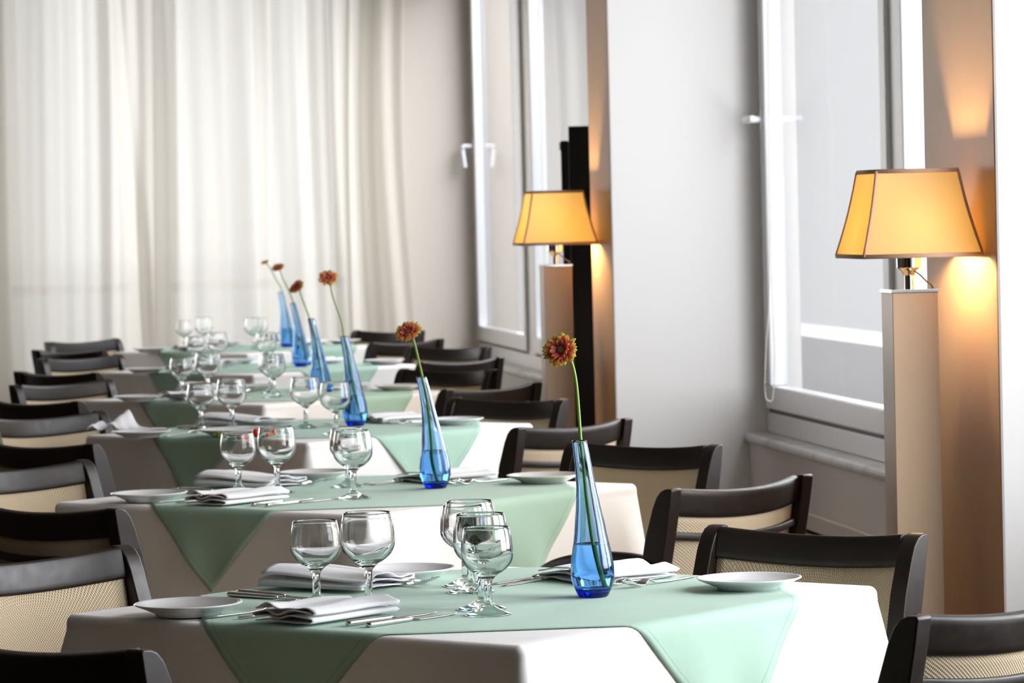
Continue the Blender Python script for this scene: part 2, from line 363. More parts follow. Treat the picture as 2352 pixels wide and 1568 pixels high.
# pleated roller blind chain hanging in front of the reveal
def chain():
    pts = [atY(1763, -60, 11.35), atY(1764, 300, 11.35), atY(1768, 640, 11.35), atY(1759, 800, 11.35), atY(1757, 900, 11.35), atY(1766, 921, 11.35), atY(1776, 905, 11.35), atY(1779, 800, 11.35), atY(1773, 640, 11.35), atY(1768, 300, 11.35), atY(1766, -60, 11.35)]
    P = smoothpath(pts, 10); root = thing('blind_chain', P[0]); tag(root, 'thin beige bead chain of the blind hanging beside the right-hand window', 'chain')
    bm = bmesh.new(); d = 0; last = P[0]
    sweep(bm, [p-P[0] for p in P], (.0018, .0018), n=6, pw=1)
    for p, q in zip(P, P[1:]):
        L = (q-p).length; k = max(1, int(L/.0075))
        for i in range(k):
            c = p.lerp(q, i/k)-P[0]; bmesh.ops.create_icosphere(bm, subdivisions=1, radius=.0028, matrix=Matrix.Translation(c))
    link('beads', bm, 'chain', root)
chain()
# heating grille under the sill
def grille(y0, y1, label):
    g = thing('heating_grille', (XW-.06, y0, 0)); L = y1-y0
    bm = bmesh.new(); box(bm, (-.03, 0, .40), (0, L, .45)); box(bm, (-.03, 0, .02), (0, L, .06)); box(bm, (-.03, 0, .06), (0, .04, .40)); box(bm, (-.03, L-.04, .06), (0, L, .40))
    link('grille_frame', bm, 'grille_paint', g, smooth=False, bevel=.004)
    link('slot_shade', B((-.004, .04, .06), (0, L-.04, .40)), 'slot_shade', g, smooth=False)  # black sheet standing in for the shade behind the slats
    for k in range(10):
        z = .395-.033*k-.02; bm = bmesh.new()
        box(bm, (-.026, .04, z-.009), (-.006, L-.04, z+.009)); link('slat', bm, 'grille_paint', g, smooth=False, bevel=.003)
    tag(g, label, 'grille', None)
grille(P1F, P2N, 'beige slotted heating grille low on the wall under the right-hand window')
grille(P2F, YB-.05, 'beige slotted heating grille under the far window beside the last chairs')
# outside: pale parapet and a soft green slope seen through the glass
tag(link('parapet', B((XW+1.1, 7, -1), (XW+1.5, 24, .78)), 'outside_ledge', smooth=False), 'pale parapet outside the right-hand window seen through the glass', 'parapet')
bm = bmesh.new()
rows = [[Vector((9+30*j/12, 24+40*i/12, -3+4.2*math.sin(PI*j/24)*(1+.15*math.sin(i*1.7)))) for j in range(13)] for i in range(13)]
grid(bm, rows); tag(link('hillside', bm, 'outside_green'), 'blurred green hillside outside, seen past the black screen', 'hill')
# ------------------------------------------------------------------ curtain
def curtain():
    root = thing('curtain', (0, YB-.22, 0)); rnd = random.Random(4)
    x0, x1 = -4.7, xb(938); n = 1700; rows = []
    ks = [(rnd.uniform(14, 30), rnd.uniform(0, 6), rnd.uniform(.014, .024)) for _ in range(3)]+[(rnd.uniform(38, 75), rnd.uniform(0, 6), rnd.uniform(.003, .0055)) for _ in range(4)]
    for i in range(26):
        z = .02+2.9*i/25; row = []
        for j in range(n+1):
            x = x0+(x1-x0)*j/n; sx = x+.03*math.sin(z*1.1+x*2)*(1-z/3)
            y = sum(a*math.sin(k*sx+p+.25*math.sin(z*1.3+p)) for k, p, a in ks)
            e = (x-x0)/(x1-x0); xe = x+(.02*math.sin(z*2.2+1)*max(0, (e-.9)*10))
            for pxx, wd_, dp in ((305, .03, .05), (352, .03, .03), (612, .03, .04), (835, .035, .05), (800, .012, -.03), (395, .02, -.03), (75, .03, .03)):
                c = xb(pxx)+.02*(z-1.3)*(1 if pxx != 305 else -2); y += dp*math.exp(-((x-c)/wd_)**2)
            row.append(Vector((xe, y, z)))
        rows.append(row)
    bm = bmesh.new(); grid(bm, rows); link('curtain_fabric', bm, 'sheer_curtain', root)
    bm = bmesh.new(); sweep(bm, [(x0-.1, 0, 2.94), (x1+.1, 0, 2.94)], (.03, .03), pw=1); link('curtain_rail', bm, 'window_white', root)
    tag(root, 'floor-length sheer white curtain in soft folds across the far wall', 'curtain')
curtain()
# ------------------------------------------------------------------ floor lamps
def make_lamp():
    r = thing('floor_lamp'); h = .047
    link('base', B((-.12, -.12, 0), (.12, .12, .02)), 'lamp_post', r, smooth=False, bevel=.003)
    link('post', B((-h, -h, .02), (h, h, 1.178)), 'lamp_post', r, smooth=False, bevel=.0015)
    link('cap_plate', B((-h-.002, -h-.002, 1.178), (h+.002, h+.002, 1.185)), 'chrome', r, smooth=False, bevel=.001)
    bm = bmesh.new(); lathe(bm, [(0, 1.185), (.0095, 1.185), (.0095, 1.212), (.012, 1.214), (.016, 1.222), (.025, 1.228), (.0255, 1.258), (.022, 1.262), (0, 1.262)], 32); so = link('socket', bm, 'chrome', r, autosm=40)
    b0, b1, z0, z1 = .1215, .0835, 1.253, 1.422
    rows = []
    for t in [i/10 for i in range(11)]:
        b = b0+(b1-b0)*t-.003*math.sin(PI*t); z = z0+(z1-z0)*t
        rows.append([Vector(p) for p in [(-b, -b, z), (b, -b, z), (b, b, z), (-b, b, z)]])
    bm = bmesh.new(); grid(bm, rows, closed=True); sh = link('lamp_shade', bm, 'shade_fabric', r, smooth=False, solid=.0012)
    bm = bmesh.new()
    for b, z in ((b0, z0), (b1, z1)):
        c = [Vector((-b, -b, z)), Vector((b, -b, z)), Vector((b, b, z)), Vector((-b, b, z))]
        for p, q in zip(c, c[1:]+c[:1]): sweep(bm, [p, q], (.0035, .009), pw=.5, n=8)
    for s in ((-1, -1), (1, -1), (1, 1), (-1, 1)):
        sweep(bm, [Vector((row[0].x*-s[0]*-1 if 0 else abs(row[0].x)*s[0], abs(row[0].y)*s[1], row[0].z)) for row in rows], (.006, .006), Vector((s[0], -s[1], 0)), pw=1, n=8)
    link('shade_trim', bm, 'trim_tan', sh)
    bm = bmesh.new(); lathe(bm, [(0, 1.262), (.012, 1.264), (.014, 1.272), (.022, 1.285), (.0235, 1.298), (.017, 1.313), (0, 1.319)], 24)
    m, nt, p = new('bulb_glow') if 'bulb_glow' not in MT else (MT['bulb_glow'], None, None)
    if nt: p.inputs['Emission Color'].default_value = (1, .74, .38, 1); p.inputs['Emission Strength'].default_value = 500
    link('bulb', bm, 'bulb_glow', r)
    bm = bmesh.new(); pts = [(.004, -.026, 1.222), (.015, -.035, 1.212), (.03, -.02, 1.2), (.047, .0, 1.19), (.0515, .012, 1.175), (.054, .02, 1.14), (.051, .022, 1.08), (.0495, .022, 1.0), (.0495, .022, .05)]
    sweep(bm, smoothpath(pts, 6), (.0035, .0035), n=8, pw=1); link('cord', bm, 'cord_brown', r)
    return r
lamp = make_lamp()
def lamp_at(px, Z):
    d = ray(px, 480); return W(d[0]/d[1]*Z, Z)
lamp.location = lamp_at(2085, 7.47); tag(lamp, 'lit floor lamp with square cream shade nearest the camera at right', 'lamp')
l2 = copy_tree(lamp); l2.location = lamp_at(1273, 12.15); tag(l2, 'smaller-looking lit floor lamp farther back in front of the black screen', 'lamp')
# ------------------------------------------------------------------ black screen by the far pier
def screen():
    p = W(*(lambda d: (d[0]/d[1]*13.0, 13.0))(ray(1350, 480))); r = thing('folding_screen', (p.x, p.y, 0), -.165)
    link('panel', B((-.062, 0, 0), (.022, .05, 1.655)), 'black_panel', r, smooth=False, bevel=.004)
    link('panel', B((-.03, .052, 0), (.050, .10, 1.60)), 'black_panel', r, smooth=False, bevel=.004)
    link('panel', B((-.090, .0, 0), (-.063, .50, 1.605)), 'black_panel', r, smooth=False, bevel=.004)
    link('top_rail', B((-.095, .0, 1.575), (-.091, .50, 1.60)), 'grey_metal', r, smooth=False)
    tag(r, 'tall narrow folded black screen standing behind the farther lamp', 'screen')
screen()
# ------------------------------------------------------------------ tables
S = .922; RC = .013; DROP = .27; FL = .05
NCAM = [(.002, 5.165, 51.0), (-.2987, 7.49, 51.2), (-.5584, 9.967, 47.5), (-.8142, 12.06, 47.2), (-1.0131, 14.4, 46.8), None]
d6 = at(567, 812, TOP)
TAB = []                                 # (origin at near corner, angle) in the room frame
for t in NCAM:
    if t: TAB.append((W(t[0], t[1]), math.radians(t[2])-PSI))
    else: TAB.append((Vector((d6.x, d6.y, 0)), math.radians(46.8)-PSI))
def fold(o, r, fl):                      # overshoot past the flat part -> (outwards, downwards)
    th = min(o/r, PI/2); q = max(0, o-r*PI/2)
    return r*math.sin(th)+q*fl, r*(1-math.cos(th))+q
def make_table():
    r = thing('dining_table')
    link('tabletop', B((.03, .03, .70), (S-.03, S-.03, .735)), 'table_wood', r, smooth=False, bevel=.004)
    for x in (.08, S-.08):
        for y in (.08, S-.08): link('leg', B((x-.03, y-.03, 0), (x+.03, y+.03, .70)), 'table_wood', r, smooth=False, bevel=.004)
    return r
def cloth_mesh(seed):
    rnd = random.Random(seed); bm = bmesh.new(); inner = RC+.004; c0 = inner
    out = []; nS = 26; cr = .006       # outline of the flat part with small corner arcs
    def outline():
        L = []; a, b = c0, S-c0
        cs = [((a, a), PI), ((b, a), 1.5*PI), ((b, b), 0), ((a, b), .5*PI)]
        for i, ((cx, cy), a0) in enumerate(cs):
            for k in range(9):
                an = a0+PI/2*k/8; L.append((cx+cr*math.cos(an)*0, cy, Vector((math.cos(an), math.sin(an), 0)), 1.0, i))
            nx, ny = cs[(i+1) % 4][0]; na = a0+PI/2
            for k in range(1, nS):
                t = k/nS; L.append((cx+(nx-cx)*t, cy+(ny-cy)*t, Vector((math.cos(na), math.sin(na), 0)), 0.0, i+t))
        return L
    L = outline(); ph = [rnd.uniform(0, 6) for _ in range(8)]
    ts = [0, .004, .008, .012, .016, .02, .024, .028, .0315, .04, .055, .075, .1, .13, .16, .19, .22, .25, DROP]
    rows = []
    for t in ts:
        row = []
        for x, y, n, corner, s in L:
            u, dn = fold(t, RC, FL)
            dm = abs((s % 1)-.5)*2 if not corner else 1.0     # 1 at corners, 0 mid side
            q = max(0, t-.0314); cw = max(0, (dm-.62)/.38)
            u += q*.16*cw**1.5+q*.16*math.sin(s*4*2*PI/1+ph[int(s) % 8])*cw*(1-.0*dm)+q*.06*math.sin(s*2*PI*3+ph[5])*max(0, (dm-.62)/.38)
            row.append(Vector((x, y, 0))+n*u+Vector((0, 0, TOP-dn)))
        rows.append(row)
    g = grid(bm, rows, closed=True)
    bm.faces.new(g[0])
    return bm
CA, CB, HS = .487, .447, .463            # centre and half side of the diagonal green overlay
def topper_mesh(seed, ca=CA, cb=CB, hs=HS, rot=0):
    rnd = random.Random(seed); n = 96; rr = RC+.0022; lim = RC+.004; rows = []; ph = rnd.uniform(0, 6)
    for i in range(n+1):
        row = []
        for j in range(n+1):
            p, q = hs*(2*i/n-1), hs*(2*j/n-1); an = PI/4+rot
            a = ca+p*math.cos(an)-q*math.sin(an); b = cb+p*math.sin(an)+q*math.cos(an)
            z = TOP+.0018; oa = max(lim-a, 0, a-(S-lim)); ob = max(lim-b, 0, b-(S-lim)); x, y = a, b
            z += .0006*(noise.noise(Vector((a*9, b*9, seed)))+1)
            if oa > 0:
                u, dn = fold(oa, rr, FL); u += max(0, oa-.03)*.10*(.5+.5*math.sin(b*40+ph))*min(1, max(abs(p), abs(q))/hs)**4
                x = lim-u if a < lim else S-lim+u; z -= dn
            if ob > 0:
                u, dn = fold(ob, rr, FL); u += max(0, ob-.03)*.10*(.5+.5*math.sin(a*40+ph))*min(1, max(abs(p), abs(q))/hs)**4
                y = lim-u if b < lim else S-lim+u; z -= dn
            row.append(Vector((x, y, z)))
        rows.append(row)
    bm = bmesh.new(); grid(bm, rows, uv=lambda i, j: (i/n, j/n)); return bm
tname = ['nearest table', 'second table', 'third table', 'fourth table', 'fifth table', 'farthest table']
table0 = make_table()
for i, (o, th) in enumerate(TAB):
    t = table0 if i == 0 else copy_tree(table0)
    t.location = o; t.rotation_euler = (0, 0, th)
    where = ['in the foreground, nearest the camera', 'second from the camera', 'third from the camera', 'fourth from the camera', 'fifth from the camera', 'farthest, before the curtain'][i]
    tag(t, 'square dining table hidden under its cloths, '+where, 'table', 'dining tables in the row')
    c = link('tablecloth', cloth_mesh(10+i), 'white_linen', solid=.001); c.location = o; c.rotation_euler = (0, 0, th)
    tag(c, 'white linen tablecloth hanging from the table '+where, 'tablecloth', 'white tablecloths')
    g = link('table_overlay', topper_mesh(30+i, rot=[.0, .01, -.02, .015, -.01, .02][i]), 'green_linen', solid=.0012); g.location = o; g.rotation_euler = (0, 0, th)
    tag(g, 'pale green square overlay laid cornerwise on the table '+where, 'tablecloth', 'green table overlays')
def tl(i, a, b, z=TOP+.003):             # table coordinates -> room
    o, th = TAB[i]; return Vector((o.x+a*math.cos(th)-b*math.sin(th), o.y+a*math.sin(th)+b*math.cos(th), z))
# ------------------------------------------------------------------ chairs
def make_chair(arm=False):
    r = thing('dining_chair'); zt = .80
    def yb(z): return (zt-z)*.20+.0*z
    def bul(x, k=.035): return -k*(1-min(1, (x/.19)**2))
    def dip(x): return -.012*(1-min(1, (x/.19)**2))
    for s in (-1, 1):
        bm = bmesh.new(); x0, x1 = s*.193, s*.225
        back = [(zt-.004, -.022), (.76, -.016), (.70, -.004), (.60, .018), (.50, .042), (.42, .062), (.30, .058), (.15, .035), (0, .005)]
        front = [(zt, -.018), (zt-.001, -.004), (zt-.006, .008), (zt-.018, .020), (zt-.04, .031), (.70, .052), (.60, .074), (.50, .096), (.42, .108), (.30, .10), (.15, .073), (0, .04)]
        prof = [(y, z) for z, y in back]+[(y, z) for z, y in reversed(front)]
        va = [bm.verts.new((x0, y, z)) for y, z in prof]; vb = [bm.verts.new((x1, y, z)) for y, z in prof]; n = len(prof)
        bm.faces.new(va); bm.faces.new(vb[::-1])
        for k in range(n): bm.faces.new((va[k], va[(k+1) % n], vb[(k+1) % n], vb[k]))
        link('leg', bm, 'dark_wood', r, smooth=True, bevel=.0025, autosm=35)
    N = 24; xs = [-.194+.388*k/N for k in range(N+1)]
    bm = bmesh.new(); path = [Vector((x, .0+bul(x)+yb(.77), .7705+dip(x))) for x in xs]
    sweep(bm, path, (.022, .056), Vector((0, -.2, 1)), n=16, pw=.35); link('top_rail', bm, 'dark_wood', r, autosm=50)
    # upholstered back
    bm = bmesh.new(); rows_f = []; rows_b = []; M_ = 14
    for k in range(M_+1):
        t = k/M_; z = .748-.275*t; rf = []; rb = []
        for x in [-.191+.382*j/N for j in range(N+1)]:
            e = (1-abs(x/.191)**6)*(1-abs(2*t-1)**6)
            y = yb(z)+bul(x); zz = z+dip(x)
            rf.append(Vector((x, y+.006+.010*e, zz))); rb.append(Vector((x, y-.004-.004*e, zz)))
        rows_f.append(rf); rows_b.append(rb)
    gf = grid(bm, rows_f); gb = grid(bm, rows_b)
    for a, b in ((gf[0], gb[0]), (gf[-1], gb[-1]), ([q[0] for q in gf], [q[0] for q in gb]), ([q[-1] for q in gf], [q[-1] for q in gb])):
        for k in range(len(a)-1): bm.faces.new((a[k], a[k+1], b[k+1], b[k]))
    link('back_panel', bm, 'woven_fabric', r)
    bm = bmesh.new(); path = [Vector((x, -.012+bul(x)+yb(.703), .703+dip(x))) for x in xs]
    sweep(bm, path, (.012, .016), n=12, pw=.4); link('crossbar', bm, 'dark_wood', r, autosm=50)
    bm = bmesh.new(); box(bm, (-.19, .075, .375), (.19, .46, .41)); link('seat_frame', bm, 'dark_wood', r, smooth=False, bevel=.004)
    bm = bmesh.new(); box(bm, (-.205, .085, .41), (.205, .475, .452)); link('seat', bm, 'woven_fabric', r, bevel=.015)
    for s in (-1, 1):
        bm = bmesh.new(); box(bm, (s*.205-.018, .425, 0), (s*.205+.018, .46, .41)); link('leg', bm, 'dark_wood', r, smooth=False, bevel=.003)
    if arm:
        for s in (-1, 1):
            bm = bmesh.new(); p = smoothpath([(s*.212, .02, .640), (s*.214, .10, .652), (s*.216, .20, .650), (s*.214, .30, .632), (s*.212, .36, .600), (s*.21, .375, .56), (s*.207, .38, .42)], 6)
            sweep(bm, p, (.03, .028), Vector((1, 0, 0)) if 0 else Vector((0, .3, 1)), pw=.6); link('armrest', bm, 'dark_wood', r)
    return r
chair0 = make_chair(); chair_arm = make_chair(True)
zt = .80; used = [False]
def chair(kind, idx, pts, label):
    """kind: NR, FR, NL, FL = the four sides of a table; pts = top corners of the rear posts in the photo (left, right)"""
    th = TAB[idx][1]; e1 = Vector((math.cos(th), math.sin(th), 0)); e2 = Vector((-math.sin(th), math.cos(th), 0))
    ang = math.radians(46.5)-PSI
    if kind in ('NR', 'FL'): wdir = Vector((math.cos(ang), math.sin(ang), 0)); f = Vector((-wdir.y, wdir.x, 0))*(1 if kind == 'NR' else -1)
    else:
        a2 = math.radians(-39.5)-PSI; wdir = Vector((math.cos(a2), math.sin(a2), 0)); f = Vector((-wdir.y, wdir.x, 0))*(1 if kind == 'NL' else -1)
    l, q = pts
    if l and q: c = (at(*l, zt)+at(*q, zt))/2
    elif q: c = at(*q, zt)-wdir*.225
    else: c = at(*l, zt)+wdir*.225
    if kind == 'NR' and idx == 1: o = chair_arm
    elif not used[0]: used[0] = True; o = chair0
    else: o = copy_tree(chair0)
    o.location = (c.x, c.y, 0); o.rotation_euler = (0, 0, math.atan2(-f.x, f.y))
    tag(o, label, 'chair', 'dark wooden dining chairs around the tables'); return o
ordw = ['nearest', 'second', 'third', 'fourth', 'fifth', 'farthest']
CH = [('NL', 0, (None, (352, 1489))), ('FL', 0, (None, (303, 1250))), ('NL', 1, (None, (283, 1166))), ('FL', 1, (None, (207, 1054))), ('NL', 2, (None, (226, 1018))),
      ('FL', 2, (None, (240, 942))), ('NL', 3, (None, (190, 920))), ('FL', 3, ((21, 884), (262, 869))), ('NL', 4, ((30, 853), (238, 853))), ('FL', 4, ((74, 822), (298, 814))),
      ('NL', 5, ((66, 804), (254, 802))), ('FL', 5, ((94, 786), (286, 775))),
      ('NR', 0, ((2078, 1413), None)), ('FR', 0, ((1610, 1205), (2130, 1225))), ('NR', 1, ((1506, 1123), (1866, 1086))), ('FR', 1, ((1290, 1013), (1665, 1020))),
      ('NR', 2, ((1158, 982), (1458, 957))), ('FR', 2, ((1015, 915), (1315, 913))), ('NR', 3, ((1000, 892), (1250, 878))), ('FR', 3, ((896, 848), (1155, 846))),
      ('NR', 4, ((952, 834), (1158, 816))), ('FR', 4, ((927, 796), (1132, 793))), ('NR', 5, ((832, 787), (1030, 776))), ('FR', 5, ((794, 758), (988, 758)))]
side = {'NL': 'dark wooden chair seen from behind, left front side of the', 'FL': 'dark chair with tan pad showing, left back side of the',
        'NR': 'dark wooden chair seen from behind, right front side of the', 'FR': 'dark chair with tan pad showing, window side of the'}
for k, i, p in CH:
    lab = side[k]+' '+tname[i]
    chair(k, i, p, lab if not (k == 'NR' and i == 1) else 'dark chair with armrests seen from behind, right front side of the second table')
# ------------------------------------------------------------------ tableware
def make_plate(R=.084, foot=.05, h=.019):
    bm = bmesh.new()
    lathe(bm, [(0, .004), (foot-.006, .004), (foot-.005, 0), (foot, 0), (foot+.002, .004), (R*.80, h*.55), (R*.97, h*.86), (R, h*.95), (R-.0005, h), (R-.003, h+.0004), (R*.93, h*.9), (R*.78, h*.62), (foot+.008, .0085), (foot*.6, .0075), (0, .0075)], 64)
    return link('side_plate', bm, 'white_porcelain')
def wine(H, Rb, Rr, Rf):
    bm = bmesh.new(); zb = H-.075*H/.133; hb = H-zb; st = .0064
    o = [(0, 0.0), (Rf*.6, 0), (Rf-.001, .0005), (Rf, .0015), (Rf-.001, .003), (Rf*.7, .0062), (Rf*.45, .0102), (Rf*.28, .0138), (st+.0006, .0172), (st, .022), (st*.95, zb-.012), (st*1.1, zb-.006), (.011, zb-.001), (.017, zb+.004)]
    for t in (.1, .18, .27, .36, .46, .56, .68, .8, .9, .97): 
        pass
    # bowl: rounded egg, widest just above the middle
    def rad(t):
        a = .44
        return Rb*(1-((a-t)/a)**2.25*.74) if t < a else Rb-(Rb-Rr)*((t-a)/(1-a))**2.1
    for k in range(2, 24): t = k/24; o.append((max(.018, rad(t)), zb+hb*t))
    o.append((Rr, H-.0008)); 
    inn = [(Rr-.0006, H), (Rr-.0014, H-.0006)]
    for k in range(23, 1, -1): t = k/24; inn.append((max(.012, rad(t)-.0016), zb+.004+(hb-.004)*t))
    inn += [(.009, zb+.008), (0, zb+.0072)]
    lathe(bm, o+inn, 56); return link('wine_glass', bm, 'clear_glass')
plate0 = make_plate(); small0 = wine(.133, .0395, .0345, .036); large0 = wine(.147, .0425, .0370, .038)
def sects(pts): return pts
def make_fork():
    r = thing('fork'); bm = bmesh.new()     # tips point to +y, origin at handle end
    P = [(0, 0, .003), (0, .03, .003), (0, .08, .0025), (0, .115, .004), (0, .128, .008), (0, .138, .0105), (0, .148, .0085), (0, .156, .0045)]
    Dm = [(.010, .0022), (.012, .0024), (.008, .0026), (.0055, .003), (.006, .0028), (.014, .0022), (.020, .002), (.021, .002)]
    sweep(bm, P, Dm, n=10, pw=.7); link('handle', bm, 'steel', r)
    bm = bmesh.new()
    for k in range(4):
        x = (-1.5+k)*.0056
        sweep(bm, smoothpath([(x, .154, .0045), (x, .163, .0035), (x, .178, .006), (x, .196, .0135)], 4), [(.0036, .0018)]*12+[(.0022, .0014)], n=8, pw=.7)
    link('tines', bm, 'steel', r); return r
def make_knife():
    r = thing('knife'); bm = bmesh.new()
    sweep(bm, [(0, 0, .005), (0, .003, .005), (0, .05, .0045), (0, .095, .004), (0, .104, .0035)], [(.008, .006), (.011, .0085), (.0105, .008), (.0095, .007), (.006, .005)], n=12, pw=.7); link('handle', bm, 'steel', r)
    bm = bmesh.new()
    sweep(bm, [(0, .102, .003), (.001, .115, .0022), (.002, .16, .002), (.001, .195, .002), (-.003, .215, .002)], [(.006, .003), (.015, .0016), (.018, .0014), (.014, .0012), (.003, .0008)], n=8, pw=.8); link('blade', bm, 'steel', r)
    return r
def make_napkin(seed, w=.112, l=.20, layers=4, h=.036):
    rnd = random.Random(seed); rows = []; ns = 22; dz = (h-.003)/layers
    pa = [rnd.uniform(0, 6) for _ in range(layers+2)]
    for i in range(ns+1):
        t = i/ns; row = []; y = -l/2+l*t
        puff = 1-.28*t-.10*math.sin(t*5+pa[0])
        for k in range(layers):
            ww = w*(1-.05*rnd.random()*0-.03*math.sin(pa[k]+t*2)); m = 14
            for j in range(m+1):
                u = j/m if k % 2 == 0 else 1-j/m; x = -ww/2+ww*u
                wob = dz*1.15*math.sin(u*7+pa[k]*.4+t*1.5)*math.sin(PI*u)+dz*.4*math.sin(u*16+pa[2]+t*3)*math.sin(PI*u)
                z = .0025+(dz*(k+.5)+wob*(.2+.8*k/layers))*puff*(.80+.26*math.sin(PI*u))
                row.append(Vector((x, y+.004*math.sin(u*5+k), z)))
            if k < layers-1:
                sx = 1 if k % 2 == 0 else -1
                row.append(Vector((sx*(ww/2+dz*.45), y, .0025+dz*(k+1.0)*puff*.82)))
        rows.append(row)
    bm = bmesh.new(); grid(bm, rows); return link('napkin', bm, 'napkin_linen', solid=.0017)
fork0, knife0 = make_fork(), make_knife(); naps = [make_napkin(1), make_napkin(5, w=.15, l=.20, layers=3, h=.038)]
napsoft = make_napkin(21, w=.15, l=.17, layers=3, h=.030)
first = {}
def put(src, p, rz, label, cat, group, key, rx=None, sc_=None):
    if src.name not in first: first[src.name] = 1; o = src
    else: o = copy_tree(src)
    o.location = p; o.rotation_euler = (0, 0, rz)
    if sc_: o.scale = (sc_, sc_, sc_)
    tag(o, label, cat, group); return o
pl = {'A': 'left front place', 'B': 'left back place', 'C': 'window-side place'}
def place(i, kind, s, t):                # s to the guest's right of the side's middle, t inwards
    if kind == 'A': return tl(i, t, .45-s)
    if kind == 'B': return tl(i, .45-s, .9-t)
    return tl(i, .9-t, .45+s)
def heading(i, kind): th = TAB[i][1]; return {'A': th-PI/2, 'B': th+PI, 'C': th+PI/2}[kind]
PL = [dict(A=(433, 1411), B=(932, 1329), C=(1721, 1352)), dict(A=(343, 1150), B=(722, 1100), C=(1250, 1108)), dict(A=(325, 1004), B=(620, 979), C=(1045, 975)),
      dict(A=(318, 921), B=(585, 896), C=(913, 896)), dict(A=(335, 856), B=(545, 835), C=(883, 836)), dict(A=(345, 808), B=(520, 793), C=(790, 789))]
rn = random.Random(3)
for i in range(6):
    for k in 'ABC':
        p = at(*PL[i][k], TOP+.003)
        put(plate0, p, 0, 'white round side plate at the %s of the %s' % (pl[k], tname[i]), 'plate', 'white side plates', 'p')
        if i == 2 and k == 'A': continue
        hd = heading(i, k)+rn.uniform(-.05, .05)
        ns_ = {'A': (-.03, .125), 'B': (-.04, .12), 'C': (.0, .11)}[k]
        q = place(i, k, *ns_)
        if k == 'A':
            if i == 0: q = place(i, k, -.028, .128)
            put(naps[0], q, hd+.04, 'flat napkin with layered end showing, %s of the %s' % (pl[k], tname[i]), 'napkin', 'folded white napkins', 'n')
        else: put(naps[1] if k == 'B' else napsoft, q, hd+(.15 if k == 'B' else -.25), 'loosely folded white napkin at the %s of the %s' % (pl[k], tname[i]), 'napkin', 'folded white napkins', 'n')
    if i < 4:
        for k in 'ABC':
            hd = heading(i, k)
            fs = {'A': ((-.195, .035), (-.145, .06)), 'B': ((-.14, .05), (-.105, .07)), 'C': ((-.075, .012), (-.118, -.005))}[k]
            ks_ = {'A': ((.073, .06), (.113, .06)), 'B': ((.12, .05), (.155, .06)), 'C': ((.115, .06), (.085, .075))}[k]
            for n_, (s, t) in enumerate(fs):
                if i == 2 and k == 'A':
                    if n_ == 0: put(fork0, at(377, 1004, TOP+.003), heading(2, 'A')+.25, 'steel fork lying between the side plate and the food plate on the third table', 'fork', 'forks on the tables', 'f')
                    continue
                put(fork0, place(i, k, s, max(t, .03)), hd+rn.uniform(-.04, .04)-(.12 if k == 'A' else 0), '%s steel fork of the pair, %s of the %s' % (('outer', 'inner')[n_], pl[k], tname[i]), 'fork', 'forks on the tables', 'f')
            for n_, (s, t) in enumerate(ks_):
                if i == 2 and k == 'A': continue
                put(knife0, place(i, k, s, t), hd+rn.uniform(-.04, .04)+(.05 if k == 'A' else 0), '%s steel knife of the pair, %s of the %s' % (('inner', 'outer')[n_], pl[k], tname[i]), 'knife', 'knives on the tables', 'k')
GL = [[('s', 728, 1390, 'left front place'), ('l', 848, 1393, 'left front place'), ('s', 1122, 1412, 'front corner'), ('l', 1108, 1399, 'front corner'), ('l', 1083, 1360, 'table middle'), ('s', 1070, 1346, 'table middle')],
      [('s', 549, 1131, 'left front place'), ('l', 638, 1132, 'left front place'), ('l', 813, 1145, 'front corner'), ('s', 800, 1118, 'table middle')],
      [('s', 463, 985, 'left front place'), ('l', 534, 986, 'left front place'), ('l', 703, 983, 'table middle'), ('l', 772, 998, 'front corner')],
      [('s', 418, 910, 'left front place'), ('l', 478, 907, 'left front place'), ('l', 629, 912, 'front corner'), ('s', 622, 902, 'table middle')],
      [('s', 450, 847, 'left front place'), ('l', 501, 846, 'left front place'), ('l', 612, 847, 'front corner'), ('s', 626, 838, 'table middle')],
      [('s', 424, 801, 'left front place'), ('l', 470, 800, 'left front place'), ('l', 583, 802, 'front corner'), ('s', 597, 795, 'table middle')]]
for i, gs in enumerate(GL):
    for ty, x, y, wh in gs:
        put(small0 if ty == 's' else large0, at(x, y, TOP+.003), 0, '%s empty wine glass by the %s on the %s' % ('smaller' if ty == 's' else 'larger', wh, tname[i]), 'glass', 'empty wine glasses', 'g')
